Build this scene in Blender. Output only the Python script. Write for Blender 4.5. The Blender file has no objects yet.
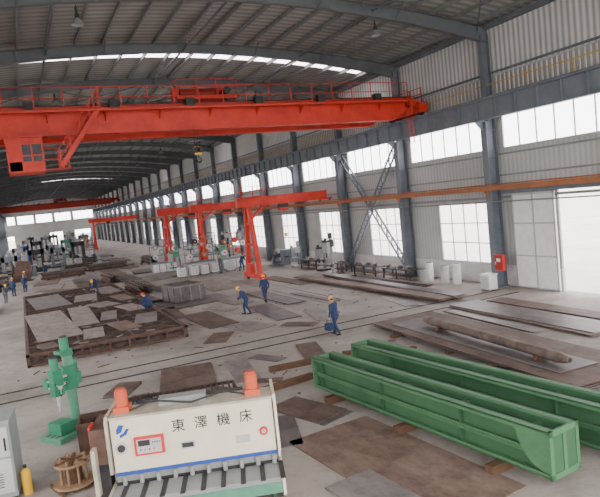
import bpy, math, random
from mathutils import Vector, Matrix
random.seed(7)
scene=bpy.context.scene
COL=scene.collection
# ------------------------------------------------------------------ materials
def mat(name,c1,c2=None,scale=2.0,rough=.6,metal=0.0,bump=0.0,lo=.35,hi=.65,stretch=(1,1,1),spec=.3,c3=None,wave=None,wdark=.75,stain=None):
    m=bpy.data.materials.new(name); m.use_nodes=True
    nt=m.node_tree; b=nt.nodes['Principled BSDF']
    b.inputs['Roughness'].default_value=rough; b.inputs['Metallic'].default_value=metal
    b.inputs['Specular IOR Level'].default_value=spec
    if c2 is None: c2=tuple(x*.8 for x in c1)
    tc=nt.nodes.new('ShaderNodeTexCoord'); mp=nt.nodes.new('ShaderNodeMapping'); mp.inputs['Scale'].default_value=stretch
    nt.links.new(tc.outputs['Object'],mp.inputs['Vector'])
    n=nt.nodes.new('ShaderNodeTexNoise'); n.inputs['Scale'].default_value=scale; n.inputs['Detail'].default_value=7; n.inputs['Roughness'].default_value=.62
    nt.links.new(mp.outputs[0],n.inputs['Vector'])
    r=nt.nodes.new('ShaderNodeValToRGB'); r.color_ramp.elements[0].position=lo; r.color_ramp.elements[1].position=hi
    r.color_ramp.elements[0].color=(*c1,1); r.color_ramp.elements[1].color=(*c2,1)
    if c3:
        e=r.color_ramp.elements.new((lo+hi)/2); e.color=(*c3,1)
    nt.links.new(n.outputs['Fac'],r.inputs['Fac'])
    out=r.outputs['Color']
    h=n.outputs['Fac']
    for (ssc,slo,shi,sval) in (stain or ()):
        n2=nt.nodes.new('ShaderNodeTexNoise'); n2.inputs['Scale'].default_value=ssc; n2.inputs['Detail'].default_value=8; n2.inputs['Roughness'].default_value=.7
        nt.links.new(tc.outputs['Object'],n2.inputs['Vector'])
        mr=nt.nodes.new('ShaderNodeMapRange'); mr.inputs['From Min'].default_value=slo; mr.inputs['From Max'].default_value=shi
        mr.inputs['To Min'].default_value=sval; mr.inputs['To Max'].default_value=1
        nt.links.new(n2.outputs['Fac'],mr.inputs['Value'])
        mx=nt.nodes.new('ShaderNodeMix'); mx.data_type='RGBA'; mx.blend_type='MULTIPLY'; mx.inputs[0].default_value=1
        nt.links.new(out,mx.inputs[6]); nt.links.new(mr.outputs[0],mx.inputs[7]); out=mx.outputs[2]
    if wave:   # (direction, scale)  corrugated sheet
        w=nt.nodes.new('ShaderNodeTexWave'); w.bands_direction=wave[0]; w.inputs['Scale'].default_value=wave[1]
        nt.links.new(tc.outputs['Object'],w.inputs['Vector'])
        mr=nt.nodes.new('ShaderNodeMapRange'); mr.inputs['To Min'].default_value=wdark; mr.inputs['To Max'].default_value=1
        nt.links.new(w.outputs['Fac'],mr.inputs['Value'])
        mx=nt.nodes.new('ShaderNodeMix'); mx.data_type='RGBA'; mx.blend_type='MULTIPLY'; mx.inputs[0].default_value=1
        nt.links.new(out,mx.inputs[6]); nt.links.new(mr.outputs[0],mx.inputs[7]); out=mx.outputs[2]
        h=w.outputs['Fac']
    nt.links.new(out,b.inputs['Base Color'])
    if bump or wave:
        bp=nt.nodes.new('ShaderNodeBump'); bp.inputs['Strength'].default_value=bump or .5; bp.inputs['Distance'].default_value=.02
        nt.links.new(h,bp.inputs['Height']); nt.links.new(bp.outputs[0],b.inputs['Normal'])
    return m
def pane_mat(name,transp,col):
    m=bpy.data.materials.new(name); m.use_nodes=True; nt=m.node_tree
    for n in list(nt.nodes): nt.nodes.remove(n)
    o=nt.nodes.new('ShaderNodeOutputMaterial'); t=nt.nodes.new('ShaderNodeBsdfTransparent'); d=nt.nodes.new('ShaderNodeBsdfTranslucent')
    t.inputs[0].default_value=(*col,1); d.inputs[0].default_value=(*col,1)
    x=nt.nodes.new('ShaderNodeMixShader'); x.inputs[0].default_value=1-transp
    nt.links.new(t.outputs[0],x.inputs[1]); nt.links.new(d.outputs[0],x.inputs[2]); nt.links.new(x.outputs[0],o.inputs[0])
    return m
M={}
M['floor']=mat('concrete_floor',(.225,.198,.175),(.375,.342,.31),scale=.22,rough=.75,bump=.08,lo=.3,hi=.7,c3=(.31,.28,.253),stain=((.35,.36,.5,.68),(2.2,.34,.48,.8),(9,.3,.48,.86)))
M['ground']=mat('outside_ground',(.5,.47,.44),(.6,.57,.54),scale=.2,rough=.9)
M['wallw']=mat('white_masonry',(.68,.67,.65),(.56,.55,.53),scale=1,rough=.8,stain=((.8,.35,.55,.85),))
M['clad']=mat('wall_cladding',(.47,.475,.46),(.40,.405,.39),scale=.5,rough=.6,wave=('Y',1.0),bump=.4,wdark=.8)
M['cladw']=mat('clerestory_sheet',(.72,.725,.71),(.62,.63,.61),scale=.5,rough=.6,wave=('Y',.9),bump=.6,wdark=.5)
M['louv']=mat('louvre_white',(.78,.77,.75),(.68,.67,.66),rough=.6)
M['roof']=mat('roof_sheet',(.33,.345,.32),(.42,.43,.41),scale=.4,rough=.6,wave=('Y',.55),bump=.6,wdark=.6)
M['steel']=mat('frame_steel_paint',(.115,.138,.162),(.155,.18,.205),scale=1,rough=.5)
M['steeld']=mat('rafter_paint',(.105,.118,.128),(.14,.155,.165),scale=1,rough=.5)
M['purl']=mat('purlin_galv',(.18,.19,.185),(.24,.25,.245),scale=1,rough=.5)
M['frame']=mat('window_frame',(.36,.38,.40),(.44,.45,.47),rough=.5)
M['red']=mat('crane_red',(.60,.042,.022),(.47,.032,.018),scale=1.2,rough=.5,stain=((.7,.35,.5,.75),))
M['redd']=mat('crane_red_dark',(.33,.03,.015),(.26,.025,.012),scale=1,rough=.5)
M['orange']=mat('rail_orange',(.40,.15,.06),(.28,.11,.055),scale=1.5,rough=.6)
M['motor']=mat('motor_orange_red',(.60,.11,.045),(.48,.085,.04),scale=1.5,rough=.5)
M['dark']=mat('dark_iron',(.025,.025,.028),(.045,.042,.04),scale=3,rough=.6)
M['grey']=mat('machine_grey',(.22,.23,.23),(.28,.29,.28),scale=2,rough=.5)
M['lgrey']=mat('light_grey',(.5,.5,.48),(.42,.42,.41),scale=2,rough=.5)
M['cream']=mat('cream_paint',(.74,.69,.53),(.65,.60,.46),scale=1.2,rough=.4)
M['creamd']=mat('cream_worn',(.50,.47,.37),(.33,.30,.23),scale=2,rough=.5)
M['green']=mat('machine_green',(.04,.23,.125),(.03,.17,.095),scale=2,rough=.4)
M['greenl']=mat('machine_green_worn',(.11,.29,.195),(.08,.21,.14),scale=2,rough=.5)
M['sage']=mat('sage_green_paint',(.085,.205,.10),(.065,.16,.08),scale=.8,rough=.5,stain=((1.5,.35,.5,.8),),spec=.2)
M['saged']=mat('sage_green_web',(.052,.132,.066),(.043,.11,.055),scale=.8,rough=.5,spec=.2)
M['blue']=mat('blue_paint',(.03,.08,.35),(.03,.07,.28),rough=.4)
M['redbtn']=mat('signal_red',(.65,.03,.03),(.55,.03,.03),rough=.4)
M['yellow']=mat('yellow_paint',(.75,.45,.03),(.65,.38,.03),rough=.4)
M['white']=mat('white_paint',(.72,.72,.71),(.58,.58,.57),rough=.5)
M['wood']=mat('timber',(.13,.07,.04),(.08,.045,.028),scale=3,rough=.8,stretch=(1,6,6))
M['woodl']=mat('spool_wood',(.33,.22,.12),(.24,.15,.085),scale=3,rough=.8,stretch=(6,1,1))
M['black']=mat('ink_black',(.02,.02,.02),(.03,.03,.03),rough=.5)
M['glassd']=mat('cab_glass',(.02,.022,.025),(.035,.04,.045),rough=.35,spec=.25)
ST=((1.2,.34,.52,.6),(6,.3,.5,.75))
PL=[mat('plate_pinkish',(.225,.185,.168),(.32,.275,.255),c3=(.265,.222,.205),scale=.8,rough=.65,lo=.3,hi=.72,stretch=(2,.6,1),stain=ST,spec=.2),
    mat('plate_rusty',(.14,.095,.076),(.235,.18,.152),c3=(.185,.132,.107),scale=.9,rough=.65,lo=.3,hi=.7,stretch=(2,.6,1),stain=ST,spec=.2),
    mat('plate_dark',(.085,.077,.074),(.155,.137,.128),scale=.9,rough=.5,lo=.3,hi=.7,stretch=(2,.6,1),stain=ST,spec=.25),
    mat('plate_brown',(.095,.062,.049),(.165,.12,.10),scale=.9,rough=.65,lo=.3,hi=.7,stretch=(2,.6,1),stain=ST,spec=.2),
    mat('plate_grey',(.16,.146,.138),(.24,.22,.21),scale=.8,rough=.5,lo=.3,hi=.7,stretch=(2,.6,1),stain=ST,spec=.25)]
M['rust']=mat('deep_rust',(.07,.04,.03),(.125,.078,.06),scale=2,rough=.8)
M['pipe']=mat('rusty_pipe',(.12,.085,.07),(.21,.165,.14),scale=2,rough=.6,stain=ST)
M['slag']=mat('slag_bed',(.035,.028,.026),(.10,.07,.055),scale=2.5,rough=.9,bump=.3)
M['cover']=mat('coverall_blue',(.028,.048,.11),(.02,.035,.085),scale=8,rough=.85)
M['coverg']=mat('coverall_grey',(.10,.12,.15),(.07,.085,.11),scale=8,rough=.85)
M['skin']=mat('skin',(.50,.28,.19),(.44,.24,.16),scale=6,rough=.55)
M['helmy']=mat('helmet_yellow',(.85,.5,.03),(.8,.45,.03),rough=.3,spec=.5)
M['helmr']=mat('helmet_red',(.7,.06,.03),(.6,.05,.03),rough=.3,spec=.5)
M['boot']=mat('boot_black',(.02,.018,.016),(.03,.025,.022),rough=.6)
M['hair']=mat('hair_black',(.012,.01,.01),(.02,.017,.015),rough=.6)
M['glass']=pane_mat('dusty_glass',.86,(.99,.97,1))
M['skyl']=pane_mat('rooflight_fibreglass',.35,(1,.92,1))

# ------------------------------------------------------------------ mesh builder
class MB:
    def __init__(s): s.v=[];s.f=[];s.m=[];s.s=[]
    def add(s,vs,fs,mi=0,smooth=False):
        n=len(s.v); s.v.extend([tuple(v) for v in vs])
        for f in fs: s.f.append(tuple(i+n for i in f)); s.m.append(mi); s.s.append(smooth)
    def box(s,x0,x1,y0,y1,z0,z1,mi=0):
        vs=[(x0,y0,z0),(x1,y0,z0),(x1,y1,z0),(x0,y1,z0),(x0,y0,z1),(x1,y0,z1),(x1,y1,z1),(x0,y1,z1)]
        s.add(vs,[(0,3,2,1),(4,5,6,7),(0,1,5,4),(1,2,6,5),(2,3,7,6),(3,0,4,7)],mi)
    def cbox(s,c,d,mi=0,rz=0.0):
        R=Matrix.Rotation(rz,3,'Z'); vs=[]
        for k in (-.5,.5):
            for i,j in ((-.5,-.5),(.5,-.5),(.5,.5),(-.5,.5)):
                vs.append(Vector(c)+R@Vector((i*d[0],j*d[1],k*d[2])))
        s.add(vs,[(0,3,2,1),(4,5,6,7),(0,1,5,4),(1,2,6,5),(2,3,7,6),(3,0,4,7)],mi)
    def frame(s,p1,p2,up=(0,0,1)):
        p1=Vector(p1);p2=Vector(p2); d=(p2-p1).normalized(); u=Vector(up)
        if abs(d.dot(u))>.98: u=Vector((0,1,0))
        x=d.cross(u).normalized(); z=x.cross(d).normalized()
        return p1,p2,x,z
    def beam(s,p1,p2,w,h,mi=0,off=(0,0),up=(0,0,1)):
        p1,p2,x,z=s.frame(p1,p2,up); vs=[]
        for p in (p1,p2):
            for i,j in ((-.5,-.5),(.5,-.5),(.5,.5),(-.5,.5)):
                vs.append(p+x*(i*w+off[0])+z*(j*h+off[1]))
        s.add(vs,[(0,1,2,3),(7,6,5,4),(0,4,5,1),(1,5,6,2),(2,6,7,3),(3,7,4,0)],mi)
    def ibeam(s,p1,p2,w,h,tf=.03,tw=.02,mi=0,up=(0,0,1)):
        s.beam(p1,p2,w,tf,mi,(0,h/2-tf/2),up); s.beam(p1,p2,w,tf,mi,(0,-h/2+tf/2),up); s.beam(p1,p2,tw,h-2*tf,mi,(0,0),up)
    def cyl(s,p1,p2,r1,r2=None,n=14,mi=0,caps=True,smooth=True):
        if r2 is None: r2=r1
        p1,p2,x,z=s.frame(p1,p2); vs=[]
        for p,r in ((p1,r1),(p2,r2)):
            for i in range(n):
                a=2*math.pi*i/n; vs.append(p+x*math.cos(a)*r+z*math.sin(a)*r)
        s.add(vs,[(i,(i+1)%n,n+(i+1)%n,n+i) for i in range(n)],mi,smooth)
        if caps: s.add(vs,[tuple(range(n))[::-1],tuple(range(n,2*n))],mi)
    def tube(s,pts,r,n=8,mi=0):
        for a,b in zip(pts[:-1],pts[1:]): s.cyl(a,b,r,n=n,mi=mi)
    def ell(s,c,r,mi=0,n=14,m=8,R=None):
        vs=[];c=Vector(c)
        for j in range(m+1):
            t=math.pi*j/m
            for i in range(n):
                a=2*math.pi*i/n
                p=Vector((math.sin(t)*math.cos(a)*r[0],math.sin(t)*math.sin(a)*r[1],math.cos(t)*r[2]))
                if R: p=R@p
                vs.append(c+p)
        s.add(vs,[(j*n+i,(j+1)*n+i,(j+1)*n+(i+1)%n,j*n+(i+1)%n) for j in range(m) for i in range(n)],mi,True)
    def cap(s,p1,p2,r1,r2,n=14):
        s.cyl(p1,p2,r1,r2,n=n); s.ell(p1,(r1,)*3,n=n); s.ell(p2,(r2,)*3,n=n)
    def prism(s,poly,o,ux,uy,ext,mi=0):
        o=Vector(o);ux=Vector(ux);uy=Vector(uy);e=Vector(ext);n=len(poly)
        vs=[o+ux*a+uy*b for a,b in poly]; vs+= [v+e for v in vs]
        s.add(vs,[tuple(range(n))[::-1],tuple(range(n,2*n))]+[(i,(i+1)%n,n+(i+1)%n,n+i) for i in range(n)],mi)
    def mesh(s,name,mats):
        me=bpy.data.meshes.new(name); me.from_pydata(s.v,[],s.f)
        for m in mats: me.materials.append(m)
        me.polygons.foreach_set('material_index',s.m); me.polygons.foreach_set('use_smooth',s.s); me.update()
        return me
    def obj(s,name,mats,loc=(0,0,0),rz=0.0,parent=None,bevel=0):
        o=bpy.data.objects.new(name,s.mesh(name,mats)); COL.objects.link(o); o.location=loc; o.rotation_euler=(0,0,rz)
        if parent: o.parent=parent
        if bevel:
            b=o.modifiers.new('bevel','BEVEL'); b.width=bevel; b.segments=2; b.limit_method='ANGLE'; b.angle_limit=math.radians(50)
        return o
def empty(name,loc=(0,0,0),rz=0.0):
    o=bpy.data.objects.new(name,None); COL.objects.link(o); o.location=loc; o.rotation_euler=(0,0,rz); o.empty_display_size=.3
    return o
def text(body,size,loc,rot,m,parent,name,ext=.004):
    c=bpy.data.curves.new(name,'FONT'); c.body=body; c.size=size; c.extrude=ext; c.align_x='CENTER'; c.align_y='CENTER'
    c.materials.append(m); o=bpy.data.objects.new(name,c); COL.objects.link(o); o.location=loc; o.rotation_euler=rot; o.parent=parent; return o

# ------------------------------------------------------------------ camera
cd=bpy.data.cameras.new('camera'); cam=bpy.data.objects.new('camera',cd); COL.objects.link(cam)
cd.lens=35.4; cd.sensor_width=36; cd.clip_end=1500
Rm=Matrix(((0.8973,0.1301,-0.4218),(-0.4286,0.0283,-0.9031),(-0.1056,0.9911,0.0812)))
cam.matrix_world=Matrix.Translation((0,0,6.2)) @ Rm.to_4x4()
scene.camera=cam

# ------------------------------------------------------------------ world
w=bpy.data.worlds.new('world'); scene.world=w; w.use_nodes=True
bg=w.node_tree.nodes['Background']; bg.inputs[0].default_value=(1,.955,.955,1); bg.inputs[1].default_value=8.6

# ------------------------------------------------------------------ hall shell
XL,XR=-5.2,25.2
BAY=8.7; Y0=26-4*BAY; NB=26; Y1=Y0+NB*BAY
cols=[Y0+i*BAY for i in range(NB+1)]
def zr(x): return 16.3-1.3*((x-10)/15.2)**2
b=MB(); b.box(XL-.3,XR+.3,Y0-1,Y1+.3,-.3,0); b.obj('floor',[M['floor']])
b=MB(); b.box(-150,250,-120,420,-.5,-.31); b.obj('ground',[M['ground']])
DOOR=(17.9,21.95,5.35)
b=MB()
t=.12
def wallseg(y0,y1,z0,z1,mi,th=t):
    if y1-y0>.001: b.box(XR,XR+th,y0,y1,z0,z1,mi)
wins=[]
for i in range(NB):
    c=cols[i]
    dl=abs(c-17.3)<.1
    lo=(c+.9,c+5.6); up=(c+.95,c+8.15)
    if dl:
        wallseg(c,DOOR[0],0,DOOR[2],1); wallseg(DOOR[1],c+BAY,0,1.2,0,.2); wallseg(DOOR[1],c+BAY,1.2,DOOR[2],1)
        wallseg(c,c+BAY,DOOR[2],7.9,1)
    else:
        wallseg(c,c+BAY,0,1.2,0,.2)
        wallseg(c,lo[0],1.2,4.9,1); wallseg(lo[1],c+BAY,1.2,4.9,1); wallseg(c,c+BAY,4.9,7.9,1)
        wins.append((lo[0],lo[1],1.2,4.9,4,3))
    wallseg(c,up[0],7.9,10,1); wallseg(up[1],c+BAY,7.9,10,1); wallseg(c,c+BAY,10,12,1)
    wins.append((up[0],up[1],7.9,10,6,1))
    wallseg(c,c+BAY,12.0,15.0,2)
b.obj('wall_right',[M['wallw'],M['clad'],M['cladw']])
for k,(a,c,z0,z1,nx,nz) in enumerate(wins):
    b=MB(); f=.06
    x0,x1=XR+.02,XR+.08
    b.box(x0-.03,x1,a,a+f,z0,z1); b.box(x0-.03,x1,c-f,c,z0,z1); b.box(x0-.03,x1,a,c,z0,z0+f); b.box(x0-.03,x1,a,c,z1-f,z1)
    for i in range(1,nx):
        y=a+(c-a)*i/nx; b.box(x0,x1,y-.03,y+.03,z0,z1)
    for i in range(1,nz):
        z=z0+(z1-z0)*i/nz; b.box(x0,x1,a,c,z-.03,z+.03)
    b.box(x0-.12,x0,a-.05,c+.05,z0-.05,z0)
    b.add([(x0+.03,a,z0),(x0+.03,c,z0),(x0+.03,c,z1),(x0+.03,a,z1)],[(0,1,2,3)],1)
    b.obj('window_%d'%(k+1),[M['frame'],M['glass']])
for i in range(NB):
    c=cols[i]; b=MB()
    y=c+.5
    while y<c+8.2: b.beam((XR-.09,y,10.95),(XR-.09,y,12.0),.2,.03,0,up=(-1,.6,0)); y+=.32
    for z in (10.9,12.02): b.box(XR-.14,XR-.02,c+.4,c+8.3,z-.04,z+.04,1)
    b.obj('wall_louvre' ,[M['louv'],M['frame']])
for k,(z,x,h,m) in enumerate(((12.2,.16,.1,'steel'),(10.3,.1,.12,'purl'),(7.6,.1,.1,'purl'),(6.4,.1,.1,'purl'),(5.15,.12,.14,'purl'),(14.75,.3,.25,'steel'))):
    b=MB(); b.box(XR-x,XR-.005,Y0,Y1,z-h/2,z+h/2); b.obj('trim_%d'%(k+1),[M[m]])
b=MB(); b.box(XL-.15,XL,Y0,Y1,0,1.2,0); b.box(XL-.15,XL,Y0,Y1,9.6,14.9,1); b.box(XL-.15,XL,Y0,Y1,4.0,6.6,1)
for c in cols: b.box(XL-.15,XL,c-1.2,c+1.2,1.2,9.6,1)
b.obj('wall_left',[M['wallw'],M['clad']])
b=MB()
FX=[(-3.5,-1.2),( -.4,4.5),(5.3,10.3),(11.2,16.2),(17.1,23.5)]
def fw(x0,x1,z0,z1,mi): b.box(x0,x1,Y1,Y1+.2,z0,z1,mi)
fw(XL,XR,4.2,8.0,0); fw(XL,XR,10.6,15,0)
xs=[XL]+[q for p in FX for q in p]+[XR]
for i in range(0,len(xs),2): fw(xs[i],xs[i+1],8.0,10.6,0)
fd=[XL,-4,-2,9,13,17,22,XR]
for i in range(0,8,2): fw(fd[i],fd[i+1],0,4.2,0)
n=24
for i in range(n):
    xa=XL+(XR-XL)*i/n; xb=XL+(XR-XL)*(i+1)/n
    b.add([(xa,Y1,15),(xb,Y1,15),(xb,Y1,max(15,zr(xb))),(xa,Y1,max(15,zr(xa)))],[(0,1,2,3)],0)
b.obj('wall_far',[M['clad']])
XS=[XL-.6+(XR-XL+1.2)*i/20 for i in range(21)]
sky=[38.1+i*4*BAY for i in range(6) if 38.1+i*4*BAY<Y1]+[38.1-4*BAY]
sky=sorted(sky)
b=MB(); y=Y0-.5
segs=[]
for sy in sky: segs.append((y,sy-.5)); y=sy+.5
segs.append((y,Y1+.5))
for (ya,yb) in segs:
    for i in range(20):
        a,c=XS[i],XS[i+1]
        b.add([(a,ya,zr(a)),(c,ya,zr(c)),(c,yb,zr(c)),(a,yb,zr(a))],[(0,3,2,1)],0)
b.obj('ceiling',[M['roof']])
for sy in sky:
    b=MB()
    for i in range(1,19):
        a,c=XS[i],XS[i+1]
        b.add([(a,sy-.5,zr(a)),(c,sy-.5,zr(c)),(c,sy+.5,zr(c)),(a,sy+.5,zr(a))],[(0,3,2,1)],0)
    for i in (0,19):
        a,c=XS[i],XS[i+1]
        b.add([(a,sy-.5,zr(a)),(c,sy-.5,zr(c)),(c,sy+.5,zr(c)),(a,sy+.5,zr(a))],[(0,3,2,1)],1)
    b.obj('ceiling_rooflight',[M['skyl'],M['roof']])
b=MB(); x=XL+.5
while x<XR:
    b.ibeam((x,Y0,zr(x)-.13),(x,Y1,zr(x)-.13),.09,.22,.015,.012); x+=1.45
b.obj('ceiling_purlins',[M['purl']])
for c in cols:
    b=MB(); xs=[XL+(XR-XL)*i/12 for i in range(13)]
    dep=lambda x:.5+.35*abs((x-10)/15.2)**1.5
    for a,d in zip(xs[:-1],xs[1:]):
        za=zr(a)-.26-dep(a)/2; zd=zr(d)-.26-dep(d)/2
        b.ibeam((a,c,za),(d,c,zd),.3,(dep(a)+dep(d))/2,.03,.02)
    for x in (1,5.5,10,14.5,19):
        b.beam((x,c,zr(x)-.26-dep(x)),(x,c+.8,zr(x)-.2),.05,.05); b.beam((x,c,zr(x)-.26-dep(x)),(x,c-.8,zr(x)-.2),.05,.05)
    b.obj('roof_rafter',[M['steeld']])
b=MB()
for i in range(0,NB,3):
    c=cols[i]
    for k in range(4):
        xa=XL+.5+k*7.3; xb=xa+7.3
        b.cyl((xa,c,zr(xa)-.55),(xb,c+BAY,zr(xb)-.55),.035,n=6); b.cyl((xb,c,zr(xb)-.55),(xa,c+BAY,zr(xa)-.55),.035,n=6)
for x in (2.4,10,17.6): b.cyl((x,Y0,zr(x)-.6),(x,Y1,zr(x)-.6),.06,n=8)
b.obj('roof_bracing',[M['steeld']])
def column(y,right=True):
    b=MB(); s=1 if right else -1; xw=(XR if right else XL)
    X=lambda d: xw-s*d
    def hb(d0,d1,z0,z1,wf):
        xa,xb=sorted((X(d0),X(d1)))
        b.box(xa,xa+.03,y-wf/2,y+wf/2,z0,z1); b.box(xb-.03,xb,y-wf/2,y+wf/2,z0,z1); b.box(xa+.03,xb-.03,y-.015,y+.015,z0,z1)
    hb(.12,.85,.03,9.55,.46)
    hb(.12,.6,9.55,14.35,.36)
    xa,xb=sorted((X(.05),X(.95))); b.box(xa,xb,y-.3,y+.3,0,.04)
    xa,xb=sorted((X(.85),X(1.45)))
    b.box(xa,xb,y-.2,y+.2,9.5,9.54); b.prism([(0,0),(.6,0),(0,-.6)],(X(.85),y-.015,9.5),(-s,0,0),(0,0,1),(0,.03,0))
    for z in (1.5,3,4.5,6,7.5,9): xa,xb=sorted((X(.15),X(.82))); b.box(xa,xb,y-.19,y+.19,z,z+.02)
    return b.obj('steel_column',[M['steel']])
for c in cols: column(c); column(c,False)
def runway(x,s):
    b=MB()
    b.ibeam((x,Y0,10.1),(x,Y1-.05,10.1),.42,1.1,.035,.02)
    y=Y0
    while y<Y1-.1: b.box(x-.18,x+.18,y-.008,y+.008,9.6,10.6); y+=1.45
    b.box(x-.05,x+.05,Y0,Y1-.05,10.65,10.79)
    xa,xb=sorted((x+s*.2,x+s*.85)); b.box(xa,xb,Y0,Y1-.05,10.6,10.65)
    return b.obj('crane_runway_girder',[M['steel']])
runway(24.05,1); runway(-4.05,-1)
b=MB(); b.box(24.92,24.95,Y0,Y1-.05,11.55,11.59); y=Y0
while y<Y1: b.box(24.92,24.95,y,y+.04,10.65,11.6); y+=2.9
b.obj('walkway_handrail',[M['yellow']])
b=MB(); b.ibeam((24.1,Y0,5.72),(24.1,Y1-.05,5.72),.2,.26,.03,.02); b.cyl((24.1,Y0,5.92),(24.1,Y1-.05,5.92),.035,n=8)
for c in cols: b.box(24.1,24.34,c-.05,c+.05,5.5,5.6); b.prism([(0,0),(.25,0),(.25,-.3)],(24.08,c-.02,5.5),(1,0,0),(0,0,1),(0,.04,0))
b.obj('gantry_wall_rail',[M['orange']])
b=MB(); b.cyl((24.28,Y0,4.95),(24.28,Y1-.05,4.95),.04,n=8)
b.obj('cable_conduit',[M['purl']])
def laced(b,p,q,w,x):
    p=Vector((x,*p));q=Vector((x,*q)); d=(q-p).normalized(); nrm=Vector((0,-d.z,d.y))
    for s in(-1,1): b.beam(p+nrm*s*w/2,q+nrm*s*w/2,.1,.1,0,up=(1,0,0))
    L=(q-p).length; n=int(L/.42)
    for i in range(n):
        a=p+d*(L*i/n)+nrm*(w/2)*(1 if i%2 else -1); c=p+d*(L*(i+1)/n)+nrm*(w/2)*(-1 if i%2 else 1)
        b.beam(a,c,.06,.06,0,up=(1,0,0))
for ya in (34.7,34.7+8*BAY,34.7+16*BAY):
    b=MB(); yb=ya+BAY
    laced(b,(ya+.25,9.3),(yb-.25,.4),.5,24.6); laced(b,(ya+.25,.4),(yb-.25,9.3),.5,24.8)
    b.obj('column_cross_brace',[M['steel']])
b=MB(); b.box(25.0,25.08,22.0,24.9,.02,5.3,0)
for y in (22.0,23.4,24.82): b.box(24.96,25.0,y,y+.08,.02,5.3,1)
for z in (.02,1.8,3.6,5.2): b.box(24.96,25.0,22.0,24.9,z,z+.08,1)
b.obj('door_1',[M['louv'],M['frame']])
b=MB(); b.box(24.93,25.15,17.6,25.7,5.35,5.55); b.obj('door_track',[M['steel']])
for c in cols[4::2]:
    for x in (3.3,18.1):
        b=MB(); z=zr(x)-1.4; yy=c+.6
        b.cyl((x,yy,z+.3),(x,yy,z+.55),.05,n=8,mi=0); b.cyl((x,yy,z+.1),(x,yy,z+.3),.1,.08,n=14,mi=0); b.cyl((x,yy,z-.18),(x,yy,z+.1),.28,.1,n=18,mi=1,caps=False)
        b.cyl((x,yy,z+.5),(x,yy,z+1.15),.012,n=6,mi=0); b.ell((x,yy,z-.02),(.07,.07,.1),mi=1)
        b.obj('high_bay_lamp',[M['dark'],M['grey']])
for k,y in enumerate((23.8,25.2)):
    b=MB(); b.box(XL+.5,XR-1.3,y-.04,y+.04,.001,.025,0); b.box(XL+.5,XR-1.3,y+.06,y+.1,.001,.012,0); b.obj('floor_track',[M['dark']])
for x in (15.7,16.9):
    b=MB(); b.box(x-.04,x+.04,30,Y1-5,.001,.03,0); b.obj('floor_track',[M['purl']])

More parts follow.
